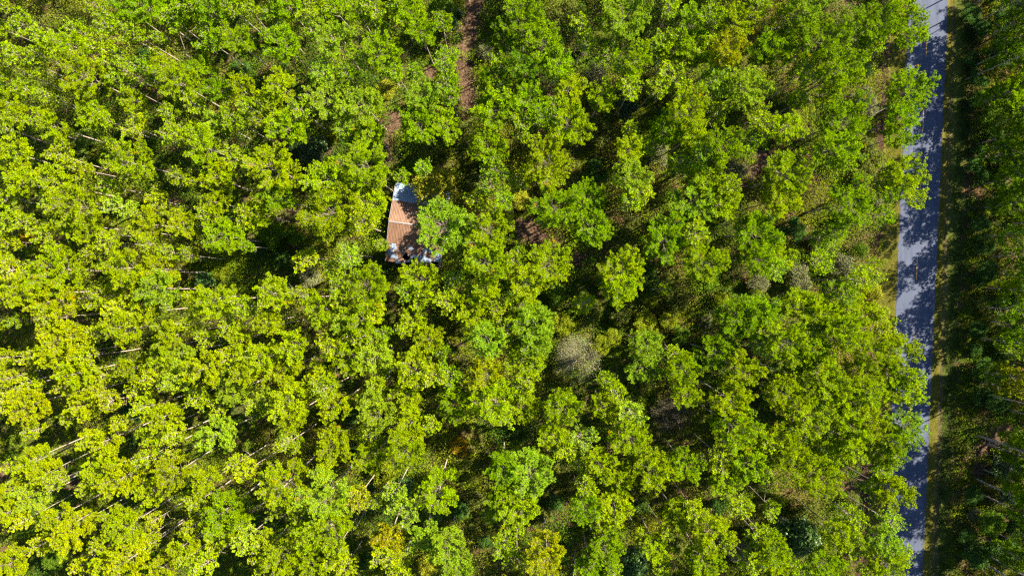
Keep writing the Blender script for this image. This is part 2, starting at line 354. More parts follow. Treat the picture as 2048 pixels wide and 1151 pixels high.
NCOL = {'y': (0.166, 0.250, 0.001), 'g': (0.126, 0.222, 0.001), 'd': (0.095, 0.178, 0.004), 'l': (0.156, 0.258, 0.008), 'o': (0.195, 0.232, 0.002), 'Y': (0.225, 0.235, 0.002)}  # the darkest green also carries painted shade for crowns east of the road
NWORD = {'y': "yellow-green", 'g': "leaf-green", 'd': "dark green", 'l': "pale lime", 'o': "golden-tinged", 'Y': "golden yellow"}
TILES = {
 (0, 0): "125 150 70 y;95 335 65 y;215 320 60 y;300 215 60 y;490 180 65 y;450 265 95 y;530 470 135 y;690 490 50 y;620 290 70 y;710 340 50 y;890 60 110 g;760 60 80 g;560 30 60 y;680 150 70 g;800 190 60 g;950 215 40 g;1060 140 70 g;1270 90 95 g;1160 30 60 g;1390 30 60 g;1430 250 95 g;1265 240 60 g;985 410 75 y;1090 510 105 y;930 480 55 g;1220 410 75 g;1310 520 75 g;1460 560 80 y;1180 610 60 y;815 600 80 y;540 680 80 y;620 720 60 y;180 530 55 y;60 640 90 y;290 600 50 y;330 760 95 y;40 790 60 y;830 770 75 y;1030 790 70 y;1320 740 80 l;1420 730 60 g;1230 880 100 y;1420 930 70 y;800 970 130 y;90 930 100 y;390 950 70 y;500 1010 50 y;340 1110 95 y;120 1090 80 y;1110 1060 60 y;1310 1080 100 y;640 1110 60 y;755 440 42 y;20 390 40 y;240 420 50 y;870 390 45 g;20 30 50 y;1490 70 50 y;1490 650 50 y;20 160 45 y;1150 760 45 y;1000 690 50 y;40 460 45 y;90 720 40 y",
 (512, 0): "490 240 95 l;165 260 95 g;90 110 60 g;190 50 80 g;340 70 75 y;420 100 50 g;480 40 55 g;620 80 80 g;720 60 70 y;770 180 60 g;940 90 95 g;990 190 80 g;850 40 60 g;1100 130 50 g;750 335 110 g;640 370 50 g;830 410 50 g;420 430 70 g;155 500 80 y;1130 360 70 g;1150 490 75 g;1170 590 50 g;970 430 38 g;460 590 110 l;670 650 110 l;690 790 85 g;550 760 65 g;990 590 100 l;985 770 100 g;1150 765 80 g;270 660 70 y;110 650 85 y;200 780 85 g;60 740 60 y;140 1030 145 y;660 1000 120 y;460 1090 110 y;730 1080 60 y;870 1060 38 g;1000 1020 42 g;1430 680 110 g;1400 870 100 g;1430 470 90 g;1500 250 80 d;1420 1010 60 d;1400 1090 60 d;1480 570 60 g;560 480 55 g;1480 370 55 g;330 200 55 g",
 (1024, 0): "650 110 125 l;70 150 115 g;30 50 60 g;180 260 110 g;265 370 85 g;330 540 80 y;90 400 80 d;530 600 80 y;110 640 105 g;330 770 110 y;80 780 70 g;270 690 70 g;200 980 125 y;50 1090 70 y;740 370 80 y;690 440 60 g;560 350 60 g;720 545 62 y;850 530 58 y;870 250 55 g;960 300 80 y;980 215 50 g;960 470 75 y;1090 300 95 g;1180 300 60 y;1080 150 80 g;960 40 60 g;1190 80 60 g;1340 130 90 y;1290 300 90 o;1280 410 60 l;1410 520 100 l;1190 470 70 g;1050 660 115 y;1090 800 80 y;920 790 90 g;1210 690 60 y;720 780 42 y;710 890 78 y;830 890 48 y;720 1050 95 l;1020 980 72 y;1260 880 105 g;1130 960 70 g;1160 1090 90 y;1480 720 70 y;1440 820 60 g;1490 320 80 g;1480 40 60 g;1280 1110 60 y;420 140 55 y;170 720 60 g;420 250 50 g;1340 560 60 g",
 (1536, 0): "200 50 100 l;90 110 70 y;290 240 120 g;600 150 115 g;820 60 85 y;840 200 105 g;600 270 60 g;40 310 90 g;210 450 70 g;430 430 110 g;800 560 120 g;810 700 85 g;760 820 80 g;430 730 120 g;400 880 105 g;90 760 85 y;20 730 50 y;100 1050 115 y;800 1060 115 y;700 1100 70 y;450 960 70 g;200 600 50 g;1380 330 85 d;1450 150 70 d;1490 230 70 d;1310 600 75 g;1420 560 90 g;1500 480 55 y;1450 810 85 d;1500 900 90 g;1460 1070 100 d;1370 930 70 d;1450 30 70 d;1500 340 70 d;1500 700 65 d;130 220 60 g;330 560 50 y;520 340 60 g",
 (0, 384): "60 40 60 y;40 160 70 y;130 180 55 y;500 80 135 y;300 20 60 g;410 190 80 y;740 90 75 l;530 240 80 y;960 60 58 y;905 190 85 y;800 230 48 y;1110 190 85 y;1230 130 60 y;1350 270 110 g;1470 320 40 g;1290 60 78 y;1480 110 70 y;270 260 58 y;40 290 60 y;370 470 150 y;180 610 110 y;340 640 125 y;780 460 115 y;1000 480 100 y;960 590 115 l;760 570 90 y;620 630 58 y;650 300 60 y;560 350 50 y;1060 380 65 y;1140 390 48 y;700 720 58 y;870 720 78 y;770 830 100 y;600 850 56 y;1020 860 78 y;1200 640 90 y;1330 650 105 y;1480 700 70 y;1400 800 60 y;400 890 125 y;490 840 55 y;190 970 58 y;340 990 80 y;520 1000 65 y;440 1090 95 y;40 1000 50 y;640 1090 65 y;790 1060 80 y;900 1100 60 y;980 930 90 y;1090 970 78 l;1080 1090 85 l;1250 1060 105 y;1370 980 70 y;1430 880 78 y;1480 1080 78 y;60 480 68 y;30 640 42 y;50 1100 50 y;180 1120 70 y;12 790 40 y;100 780 40 g;270 760 60 y;200 460 45 y;20 400 45 y;880 310 50 y;1240 880 55 y;1160 800 50 y",
 (512, 384): "35 140 90 y;150 40 78 g;480 100 155 y;690 70 105 y;640 200 75 y;340 170 58 y;740 320 34 y;560 370 68 l;290 390 62 y;440 450 48 g;1120 200 140 l;1400 230 125 y;1310 40 50 y;1490 60 50 g;1390 430 120 y;980 520 98 y;900 610 48 g;1170 510 58 g;1010 610 58 y;1400 560 78 y;120 610 108 y;60 780 78 y;130 800 55 y;660 560 115 y;490 540 68 y;400 710 88 y;540 745 78 l;650 740 88 y;720 690 58 y;500 640 50 y;1140 670 52 y;960 745 78 y;1030 880 78 y;1280 700 95 y;1350 760 90 y;1390 860 95 l;1260 620 58 y;1500 800 60 y;230 920 78 y;430 910 68 y;570 970 95 y;740 985 100 l;780 840 38 g;620 860 48 y;960 1060 110 y;1060 1090 65 y;1190 1110 58 g;1400 1090 105 o;60 990 105 y;180 1060 85 y;400 1100 85 y;730 1130 48 y;1460 680 48 y;870 830 50 y;300 640 60 y;1110 950 45 g",
 (1024, 384): "260 90 115 g;460 50 95 g;480 220 110 g;700 60 58 y;770 20 58 y;1060 70 105 l;1250 70 100 y;900 290 115 g;960 220 65 l;1090 230 68 y;1140 420 115 y;1440 240 115 g;1470 400 90 g;235 440 120 y;30 340 40 g;640 480 115 y;640 590 85 y;80 530 105 y;60 680 78 y;430 650 55 y;120 780 110 l;130 890 90 l;60 990 105 y;150 1030 48 y;1330 740 115 g;1440 730 100 g;790 910 95 l;790 1040 95 l;1010 1060 95 y;970 950 48 y;1200 960 90 g;1390 1060 95 y;1480 930 58 l;580 1120 48 y;110 1120 48 y;910 590 36 y;370 120 70 g;20 430 50 y;1290 880 50 g;1500 830 70 y",
 (1536, 384): "80 40 95 y;470 70 115 g;380 260 68 g;30 370 78 y;50 480 58 l;700 140 55 g;860 25 52 y;740 30 55 g;320 430 62 g;550 530 75 y;430 590 75 g;160 680 95 y;330 720 105 y;550 720 88 y;430 830 100 y;100 900 115 y;700 840 58 y;750 960 110 y;600 930 88 y;260 970 88 g;330 1080 105 y;550 1080 88 y;750 1100 85 y;860 1130 55 y;120 1090 78 y;1450 70 90 d;1480 250 75 d;1500 380 65 d;1480 580 80 y;1430 700 70 d;1490 790 80 d;1450 900 75 g;1440 1100 85 o;1330 1090 55 d;1500 480 55 d;640 430 35 y;220 850 60 y;660 720 45 y",
 (0, 767): "190 120 115 y;40 120 70 y;30 40 50 y;540 120 105 y;660 120 68 y;600 30 75 y;430 20 60 y;880 150 58 y;980 190 100 y;920 290 78 y;1040 320 68 y;1180 60 68 y;1320 130 58 y;1400 50 90 l;850 20 70 y;1330 300 105 l;630 340 95 y;210 430 88 y;105 500 58 y;190 290 48 y;300 510 78 y;330 590 55 y;620 530 100 y;750 540 115 y;850 460 55 y;540 630 50 y;920 630 95 y;1040 530 105 y;1060 430 55 y;1240 580 78 y;1490 530 58 y;1450 470 58 y;60 640 78 y;220 660 88 l;50 760 78 y;140 810 50 y;340 800 88 y;510 820 78 y;400 920 88 y;250 940 65 y;700 800 88 y;760 860 105 y;920 830 50 y;1190 720 65 y;1150 660 38 y;1370 750 120 g;1430 850 95 g;1160 830 48 y;1100 980 78 y;1310 930 58 y;1490 940 70 l;910 950 58 y;60 1070 110 y;640 1080 88 y;800 1050 95 y;830 960 65 y;980 1100 78 y;1150 1040 58 y;1250 1080 68 y;600 950 50 y;480 1080 48 y;430 220 45 y;740 240 40 y",
 (512, 767): "230 90 100 y;60 90 90 l;20 190 40 g;210 200 78 y;430 40 68 y;500 120 78 y;230 340 66 y;460 360 98 y;700 40 78 l;720 160 105 l;910 70 78 y;920 250 115 y;890 370 98 y;1040 230 48 y;690 320 58 y;710 440 78 y;180 590 130 y;100 680 65 y;410 510 48 y;440 650 130 l;460 830 115 y;300 790 58 y;110 750 50 y;610 690 68 o;720 710 48 y;830 650 58 l;920 760 68 l;1090 610 108 y;790 910 85 Y;800 1030 75 y;1000 910 85 l;1150 970 100 l;1200 1080 78 l;1200 90 95 g;1310 100 78 y;1430 80 105 y;1480 190 60 y;1480 500 90 g;1490 690 90 g;1420 760 55 g;1500 950 68 y;40 920 58 y;30 1030 60 y;200 1000 105 y;120 1070 75 y;480 990 58 y;550 1090 68 y;330 920 85 y;350 1080 88 y;860 1110 58 y",
 (1024, 767): "60 140 88 y;60 40 68 y;290 140 105 y;250 310 78 y;420 310 70 l;560 130 88 y;600 30 60 y;710 160 68 l;700 330 105 y;820 490 105 y;660 560 78 y;320 390 58 y;520 450 88 y;110 520 120 l;60 740 105 y;430 590 56 y;430 740 88 g;610 710 105 y;1060 50 78 y;1040 470 95 g;1300 80 110 y;1310 250 115 y;1240 430 75 y;1270 570 88 y;1430 470 105 g;1420 330 88 y;1370 710 58 y;1500 330 58 y;980 770 88 y;1110 770 68 y;1190 890 105 y;1150 1050 98 y;560 960 105 g;480 1090 78 g;590 1120 58 g;220 1010 105 o;30 1040 70 y;770 930 48 y;920 900 38 y;870 980 78 y;900 1090 50 y;1490 920 75 y;1430 1080 68 y;390 480 50 y",
 (1536, 767): "80 60 105 y;210 170 115 y;360 40 88 y;450 110 95 y;590 30 78 y;780 60 95 y;800 230 95 l;600 230 78 y;460 240 88 y;60 340 88 y;130 450 105 y;330 380 85 y;500 350 78 y;620 400 95 g;740 350 78 y;770 440 55 g;280 560 115 y;30 740 50 y;720 640 105 y;830 640 28 y;480 770 58 y;420 890 85 y;470 960 55 y;700 820 68 l;700 940 88 l;790 1010 68 y;680 1070 105 y;590 1120 58 y;40 970 78 y;60 1080 78 y;180 1110 58 g;340 1070 88 g;690 530 60 y;1460 30 60 o;1500 400 70 d;1480 590 75 d;1440 1010 80 d;1520 970 45 y;600 620 45 g"}

rnd = random.Random(7)
pines = []
for (x0, y0), s in TILES.items():
    for e in s.split(";"):
        x, y, r, c = e.split()
        pines.append([x0 + float(x) / 2.998, y0 + float(y) / 2.998, float(r) / 2.998, c])
pines.sort(key=lambda p: -p[2])

def pine_spec(px, py, rpx, c):
    """Crown seen at a pixel with a pixel radius -> variant key, base point, scales."""
    rpx *= 0.90 if px < 560 else 0.92 if px > 1740 else 1.03
    R = rpx / FPX * 97.0 * 1.04
    h = 13.6 + 1.5 * R + rnd.uniform(-2.2, 2.0)
    young = False
    if px > 1900:
        hm = H * (1 - 912.0 / (px - 1024.0)) if px > 1937 else 1.5
        h = max(3.5, min(11.0, hm / 0.72)) * rnd.uniform(0.85, 1.0); young = True
    table = [(1.2, 6.0), (1.8, 8.0), (2.5, 9.5)] if young else CLASSES
    ci = min(range(len(table)), key=lambda i: abs(table[i][0] - R)); k = rnd.randrange(3 if young else 4)
    Rv, hv = table[ci]
    zc = h * (0.68 if young else 1.0) - (0.0 if young else 0.45 * (1.55 * R + 1.4))
    R = rpx / FPX * (H - zc) * 1.06
    b = unproject(px, py, zc); b.z = 0
    return ('young' if young else 'tall', ci, k), b, R / Rv, h / hv, R
def lean_color(c, px=1024, py=500):
    warm = 1 + 0.16 * max(0, min(1, (1000 - px) / 800)) * max(0, min(1, (py - 150) / 600))   # yellower pines towards the south-west
    k = rnd.uniform(0.88, 1.14); q = rnd.uniform(0.92, 1.08)
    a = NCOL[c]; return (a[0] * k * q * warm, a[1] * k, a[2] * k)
def spot(px, py):
    if px > 1900: return "east of the road"
    if px > 1640 and px + 45 > road_left(py) - 30: return "beside the road"
    if (px - 830) ** 2 + (py - 450) ** 2 < 120 ** 2: return "near the shed"
    if (px - 920) ** 2 + (py - 110) ** 2 < 95 ** 2 : return "by the trail"
    if (px - 1150) ** 2 + (py - 720) ** 2 < 110 ** 2: return "by the grey bush"
    return None
def sizeword(R): return "small" if R < 1.6 else "mid-sized" if R < 2.3 else "broad" if R < 3.1 else "very broad"

PINE_PROTO = {}
def copy_tree(src):
    c = src.copy(); COL.objects.link(c)
    for ch in src.children:
        k = ch.copy(); COL.objects.link(k); k.parent = c
    return c
def place_pine(px, py, rpx, c, label=None, base=None, height=None, tilt=(0, 0)):
    key, b, s, sz, R = pine_spec(px, py, rpx, c)
    if base is not None: b = base
    if height is not None: sz = height / VAR[key][1]
    if key not in PINE_PROTO:
        e = bpy.data.objects.new("pine_tree", None); COL.objects.link(e); e.empty_display_size = 0.5
        obj("trunk", VMESH[key][0], e); obj("crown", VMESH[key][1], e)
        PINE_PROTO[key] = e
    else:
        e = copy_tree(PINE_PROTO[key])
    e.location = b; e.scale = (s, s, sz); e.rotation_euler = (tilt[0], tilt[1], rnd.uniform(0, 6.283))
    for ch in e.children:
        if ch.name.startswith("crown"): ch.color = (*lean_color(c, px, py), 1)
    if label is None:
        sp = spot(px, py)
        label = f"{sizeword(R)} {NWORD[c]} pine" + (f" {sp}" if sp else "") + ", " + where(px, py)
    tag(e, label, "pine tree", "pines of the forest")
    return e
NIND = 296
for p in pines[:NIND]: place_pine(*p)
# tall pines just east of the road whose dark trunks run out of the frame
for (bx, by, txt) in ((1949, 868, "tall pine east of the road, upper long dark trunk crossing brown litter"),
                      (1952, 957, "tall pine east of the road, dark trunk slanting past the glossy bushes"),
                      (1975, 887, "slimmer tall pine east of the road, short dark trunk under a longer one"),
                      (1972, 1127, "tall pine east of the road, dark trunk near the photo's bottom edge")):
    b = unproject(bx, by, 0); q = project((b.x, b.y, 17))
    place_pine(q[0], q[1], 46, 'g', label=txt, base=b, height=19.0)

# the rest of the wood: crowns too small to show largest, and the trees round the frame whose shadows fall into it
fr = np.random.default_rng(5)
mass = []   # (key, base, s, sz, color)
for p in pines[NIND:]:
    key, b, s, sz, R = pine_spec(*p); mass.append((key, b, s, sz, lean_color(p[3], p[0], p[1])))
SUNNY = [(1868, 25, 62), (1852, 255, 32), (1850, 690, 38), (1858, 560, 28), (1842, 835, 42), (1830, 1085, 28)]
pts = []
for _ in range(9000):
    x, y = fr.uniform(-105, 112), fr.uniform(-72, 76)
    q = project((x, y, 0))
    rl_, rr_ = road_left(q[1]) - 70, road_right(q[1]) + 30
    if rl_ < q[0] < rr_: continue
    qc = project((x, y, 14.5))
    east = q[0] >= rr_
    if -45 < qc[0] < (2058 if east else 2093) and -45 < qc[1] < 1196: continue
    if -10 < q[0] < 2048 and -10 < q[1] < 1151 and not east: continue
    md = 4.4
    if east:
        row = q[0] - rr_
        if 18 < row < 60: continue
        # gaps in the canopy through which the sun reaches the road
        if any(min(math.hypot(q[0] - (gx + 155 + t), q[1] - (gy - 82 - t * .53)) for t in (0, 30, 60)) < gr for gx, gy, gr in SUNNY): continue
        md = 3.0 if row <= 18 else 4.3
    if any((x - a) ** 2 + (y - c) ** 2 < md * md for a, c in pts): continue
    pts.append((x, y))
    R = fr.uniform(1.7, 3.1); ci = min(range(5), key=lambda i: abs(CLASSES[i][0] - R)); h = 14.5 + 1.4 * R + fr.uniform(-1, 1)
    mass.append((('tall', ci, int(fr.integers(4))), Vector((x, y, 0)), R / CLASSES[ci][0], h / CLASSES[ci][1], lean_color('g' if x > 0 else 'y')))
wV, wF, nV, nF, nT = [], [], [], [], []; wo = no = 0
for key, b, s, sz, c in mass:
    wv, wf, nv, nf, tn = VAR[key][2]
    q4 = nv.reshape(-1, 4, 3)[::3].copy(); mc = (q4[:, 1] + q4[:, 3])[:, None] / 2      # fewer, wider needles in the mass
    q4[:, 1::2] = mc + (q4[:, 1::2] - mc) * 2.0
    nv = q4.reshape(-1, 3); nf = np.arange(len(nv)).reshape(-1, 4); tn = tn.reshape(-1, 4, 3)[::3].reshape(-1, 3)
    a = fr.uniform(0, 6.283); ca, sa = math.cos(a), math.sin(a)
    Rm = np.array([[ca * s, sa * s, 0], [-sa * s, ca * s, 0], [0, 0, sz]]); off = np.array([b.x, b.y, 0])
    wV.append(wv @ Rm + off); wF.append(wf + wo); wo += len(wv)
    nV.append((nv @ Rm + off).astype(np.float32)); nF.append(nf + no); no += len(nv); nT.append((tn * np.array(c)).astype(np.float32))
pf = obj("pine_forest", build_mesh("pine_forest", [(np.concatenate(wV), np.concatenate(wF), M_BARK, None), (np.concatenate(nV), np.concatenate(nF), M_NEEDLE, np.concatenate(nT))]), color=(1, 1, 1))
del wV, wF, nV, nF, nT, VAR
tag(pf, "smaller pines filling in between the broad crowns and around the edge of the wood", "pine wood", kind="stuff")
print("pines", len(pines), "mass", len(mass))

# ------------------------------------------------------------------ bushes and broadleaved trees
def leafy_arrays(seed, R, zlo, zhi, nl, leaf, lobes, fill=0.35):
    """Leaves in several lobes: verts, quads, tint; plus stems."""
    r = np.random.default_rng(seed)
    zc = (zlo + zhi) / 2; hz = (zhi - zlo) / 2
    a = r.uniform(0, 6.283, lobes); q = np.sqrt(r.uniform(0, 1, lobes)) * 0.72
    lr = R * r.uniform(0.28, 0.48, lobes)
    C = np.stack([np.cos(a) * q * R, np.sin(a) * q * R, zc + hz * (0.75 - 1.0 * q) * r.uniform(0.4, 1.0, lobes)], 1)
    k = r.integers(0, lobes, nl)
    d = unit(r.normal(size=(nl, 3))); d[:, 2] = np.where(r.random(nl) < 0.75, np.abs(d[:, 2]), d[:, 2])
    rr = (1 - fill * r.random(nl) ** 1.5)
    P = C[k] + d * (lr[k] * rr * r.uniform(0.75, 1.2, nl))[:, None]
    P[:, 2] = P[:, 2].clip(0.15, None)
    nrm = unit(d * 0.6 + r.normal(size=(nl, 3)) * 0.7 + np.array([0, 0, .5]))
    u = unit(np.cross(nrm, r.normal(size=(nl, 3)))); v = np.cross(nrm, u)
    sz = leaf * r.uniform(0.6, 1.3, nl)[:, None]
    V = np.stack([P - u * sz, P - v * sz * .5, P + u * sz, P + v * sz * .5], 1).reshape(-1, 3)
    F = np.arange(nl * 4).reshape(-1, 4)
    T = (r.uniform(0.78, 1.2, lobes)[k][:, None] * r.uniform(0.8, 1.25, nl)[:, None]) * np.ones(3) + r.normal(0, .06, (nl, 3))
    paths = []
    for i in range(lobes):
        p0 = np.array([r.normal(0, .12), r.normal(0, .12), -0.05]); p1 = C[i] + np.array([0, 0, lr[i] * .3])
        pm = (p0 + p1) / 2 + np.array([r.normal(0, .15), r.normal(0, .15), .12 * R])
        paths.append(([p0, pm, p1], np.array([.055, .04, .012]) * (0.5 + 0.25 * R), 5))
        for z in range(3):
            e = C[i] + unit(r.normal(size=3)) * lr[i] * 1.05
            paths.append(([pm + (p1 - pm) * .6, (p1 + e) / 2, e], [.02, .014, .005], 4))
    wv, wf = tubes(paths)
    return wv, wf, V, F, np.clip(T, .3, 2).repeat(4, 0)
BUSH = {}
def bush_mesh(kind, seed, R, zlo, zhi, nl, leaf, lobes, lm, fill=.35):
    wv, wf, V, F, T = leafy_arrays(seed, R, zlo, zhi, nl, leaf, lobes, fill)
    BUSH.setdefault(kind, []).append((R, zhi, build_mesh(kind + "_stem", [(wv, wf, M_TWIG, None)]), build_mesh(kind + "_crown", [(V, F, lm, T)])))
for q in range(3):
    bush_mesh("broadleaf_tree", 500 + q, 3.0, 3.5, 8.0, 6500, 0.16, 16, M_LEAF)
    bush_mesh("magnolia", 520 + q, 3.0, 2.0, 8.0, 5200, 0.19, 15, M_GLOSSY)
    bush_mesh("shrub", 540 + q, 2.0, 0.6, 3.6, 3800, 0.11, 13, M_LEAF, 0.5)
    bush_mesh("bare_bush", 560 + q, 4.0, 1.0, 5.0, 10000, 0.07, 34, M_LEAF, 0.7)
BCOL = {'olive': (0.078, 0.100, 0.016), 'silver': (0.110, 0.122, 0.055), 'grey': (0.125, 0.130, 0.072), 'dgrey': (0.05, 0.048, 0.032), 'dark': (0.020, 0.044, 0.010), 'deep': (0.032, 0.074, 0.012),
        'yel': (0.115, 0.15, 0.006), 'leaf': (0.062, 0.118, 0.008), 'oak': (0.165, 0.18, 0.012), 'fern': (0.10, 0.16, 0.02), 'gold': (0.20, 0.135, 0.006)}
BWORD = {'olive': "olive", 'silver': "silvery pale", 'grey': "pale grey", 'dgrey': "dark grey", 'dark': "blackish green", 'deep': "deep green", 'yel': "yellowish", 'leaf': "leaf-green", 'oak': "yellow-olive", 'fern': "fresh pale green", 'gold': "golden"}
# photo x, y, radius px, kind, colour
PLANTS = [
 (872, 377, 42, "broadleaf_tree", "oak"), (885, 18, 28, "broadleaf_tree", "leaf"), (898, 45, 24, "magnolia", "deep"), (628, 300, 33, "magnolia", "dark"), (592, 298, 26, "magnolia", "dark"), (635, 335, 22, "magnolia", "deep"),
 (1045, 12, 30, "magnolia", "dark"), (1255, 218, 26, "magnolia", "dark"), (1590, 1062, 46, "magnolia", "deep"), (1615, 1085, 30, "magnolia", "deep"), (1274, 1112, 36, "magnolia", "deep"), (1262, 1140, 30, "magnolia", "deep"),
 (812, 974, 22, "magnolia", "deep"), (862, 1034, 22, "magnolia", "leaf"), (858, 1126, 22, "broadleaf_tree", "oak"), (117, 1112, 28, "broadleaf_tree", "leaf"), (410, 562, 22, "magnolia", "deep"), (1130, 20, 26, "shrub", "olive"),
 (1107, 42, 32, "shrub", "olive"), (1167, 98, 18, "shrub", "silver"), (1190, 148, 26, "shrub", "silver"), (1204, 267, 30, "shrub", "olive"), (1190, 345, 26, "shrub", "deep"), (1318, 310, 26, "shrub", "silver"), (1470, 342, 28, "shrub", "silver"),
 (1725, 200, 28, "shrub", "silver"), (1683, 43, 26, "shrub", "olive"), (1703, 93, 20, "shrub", "silver"), (1722, 300, 34, "shrub", "olive"), (1726, 340, 26, "shrub", "olive"), (1750, 318, 22, "shrub", "olive"), (1729, 140, 18, "shrub", "dark"),
 (1740, 215, 18, "shrub", "silver"), (1750, 405, 17, "shrub", "silver"), (1686, 527, 28, "shrub", "silver"), (1600, 555, 28, "shrub", "silver"), (1722, 498, 20, "shrub", "leaf"), (1745, 590, 25, "shrub", "oak"), (1738, 612, 16, "shrub", "oak"), (1640, 525, 22, "shrub", "olive"),
 (1586, 460, 28, "shrub", "deep"), (1517, 565, 24, "shrub", "silver"), (1151, 718, 52, "bare_bush", "grey"), (1342, 823, 48, "bare_bush", "dgrey"), (1237, 631, 24, "shrub", "olive"), (1357, 598, 26, "shrub", "olive"), (1410, 640, 18, "shrub", "silver"), (1258, 450, 20, "shrub", "olive"),
 (1224, 675, 20, "shrub", "yel"), (1337, 638, 20, "shrub", "yel"), (1200, 690, 22, "shrub", "yel"), (1130, 650, 24, "shrub", "yel"), (1100, 640, 20, "shrub", "yel"), (1300, 600, 18, "shrub", "yel"), (1310, 690, 20, "shrub", "olive"), (1250, 600, 20, "shrub", "olive"),
 (769, 948, 32, "shrub", "yel"), (919, 892, 22, "shrub", "gold"), (725, 1077, 27, "shrub", "olive"), (912, 1020, 28, "shrub", "deep"), (949, 994, 26, "shrub", "olive"), (1470, 1094, 30, "shrub", "silver"), (1357, 1087, 26, "shrub", "olive"), (1619, 1027, 32, "shrub", "olive"),
 (1700, 1002, 22, "shrub", "olive"), (1710, 1067, 20, "shrub", "olive"), (1090, 1030, 20, "shrub", "olive"), (969, 103, 20, "shrub", "silver"), (879, 313, 20, "shrub", "olive"), (775, 178, 22, "shrub", "oak"), (672, 268, 20, "shrub", "oak"), (665, 475, 22, "shrub", "olive"),
 (620, 555, 24, "shrub", "silver"), (548, 470, 30, "shrub", "leaf"), (520, 500, 24, "shrub", "deep"), (590, 470, 22, "shrub", "leaf"), (560, 520, 22, "shrub", "deep"), (768, 470, 14, "shrub", "olive"), (640, 555, 16, "shrub", "olive"), (175, 275, 20, "shrub", "fern"), (195, 262, 16, "shrub", "fern"),
 (165, 300, 14, "shrub", "fern"), (440, 545, 20, "shrub", "yel"), (430, 520, 18, "shrub", "leaf"), (55, 475, 16, "shrub", "gold"), (65, 500, 16, "shrub", "yel"), (1318, 285, 18, "shrub", "olive"), (1045, 400, 24, "shrub", "oak"), (1020, 415, 18, "shrub", "olive"), (1040, 388, 16, "shrub", "yel"),
 (1958, 445, 22, "shrub", "deep"), (1965, 490, 24, "shrub", "deep"), (1972, 612, 26, "shrub", "olive"), (1985, 650, 20, "shrub", "olive"), (1950, 1100, 36, "shrub", "deep"), (2010, 1100, 30, "shrub", "deep"), (1946, 1027, 16, "shrub", "silver"), (2005, 935, 32, "magnolia", "dark"), (2010, 985, 26, "magnolia", "dark"),
 (1960, 350, 20, "shrub", "deep"), (1955, 200, 20, "shrub", "deep"), (1942, 120, 18, "shrub", "deep"), (1965, 60, 24, "shrub", "deep"), (1950, 560, 18, "shrub", "deep"), (1948, 700, 18, "shrub", "deep"), (1960, 790, 22, "shrub", "deep"), (1985, 270, 24, "shrub", "deep"), (1956, 300, 16, "shrub", "deep"), (2030, 1050, 26, "shrub", "deep"),
 (560, 70, 20, "shrub", "deep"), (290, 110, 20, "shrub", "deep"), (250, 270, 22, "shrub", "deep"), (480, 140, 22, "shrub", "deep"), (65, 140, 18, "shrub", "olive"), (100, 420, 20, "shrub", "olive"), (262, 830, 24, "shrub", "deep"), (270, 880, 18, "shrub", "deep"), (700, 830, 24, "shrub", "deep"), (700, 900, 22, "shrub", "deep"),
 (1060, 560, 30, "shrub", "leaf"), (1110, 590, 26, "shrub", "leaf"), (1290, 545, 24, "shrub", "deep"), (1300, 570, 22, "shrub", "deep"), (1380, 720, 22, "shrub", "deep"), (1110, 1000, 24, "shrub", "deep"), (1280, 1010, 22, "shrub", "deep"), (1440, 1010, 24, "shrub", "deep"), (430, 1110, 20, "shrub", "deep"), (740, 1120, 20, "shrub", "deep"), (970, 1080, 20, "shrub", "deep"), (915, 30, 14, "magnolia", "dark"),
 (1938, 30, 22, "broadleaf_tree", "deep"), (1990, 110, 30, "broadleaf_tree", "deep"), (1952, 160, 22, "broadleaf_tree", "deep"), (1975, 235, 26, "broadleaf_tree", "leaf"), (1945, 330, 20, "broadleaf_tree", "deep"), (1990, 400, 30, "broadleaf_tree", "leaf"), (2025, 330, 30, "broadleaf_tree", "deep"),
 (1968, 540, 24, "broadleaf_tree", "deep"), (2015, 590, 30, "broadleaf_tree", "deep"), (1950, 660, 20, "broadleaf_tree", "deep"), (2020, 690, 30, "broadleaf_tree", "leaf"), (1962, 740, 26, "broadleaf_tree", "deep"), (1990, 800, 26, "broadleaf_tree", "deep"), (2030, 190, 26, "broadleaf_tree", "deep"), (1940, 985, 20, "broadleaf_tree", "deep"), (1975, 1040, 28, "broadleaf_tree", "leaf"), (1930, 1070, 18, "broadleaf_tree", "deep"), (2025, 900, 22, "shrub", "leaf"), (2000, 40, 28, "broadleaf_tree", "deep"),
 (1210, 560, 22, "shrub", "leaf"), (1180, 620, 24, "shrub", "olive"), (1340, 560, 22, "shrub", "olive"), (1380, 480, 22, "shrub", "olive"), (1420, 560, 24, "shrub", "leaf"), (1440, 600, 20, "shrub", "yel"), (1290, 640, 24, "shrub", "yel"), (1460, 690, 22, "shrub", "leaf"), (1360, 670, 22, "shrub", "leaf"), (1240, 790, 22, "shrub", "leaf"), (1640, 90, 26, "shrub", "olive"), (1590, 200, 22, "shrub", "leaf"), (1560, 270, 22, "shrub", "olive"), (1640, 480, 26, "shrub", "leaf"), (1690, 440, 24, "shrub", "leaf"), (1700, 560, 24, "shrub", "leaf"), (1480, 200, 22, "shrub", "olive"), (1420, 60, 24, "shrub", "olive"), (1380, 250, 20, "shrub", "olive"), (1080, 200, 22, "shrub", "leaf"), (980, 330, 24, "shrub", "leaf"), (950, 360, 22, "shrub", "olive")]
PP = {}
CATS = {"broadleaf_tree": "tree", "magnolia": "tree", "shrub": "shrub", "bare_bush": "bush"}
NOUN = {"broadleaf_tree": "broadleaved tree", "magnolia": "glossy-leaved tree", "shrub": "shrub", "bare_bush": "thin-leaved bush"}
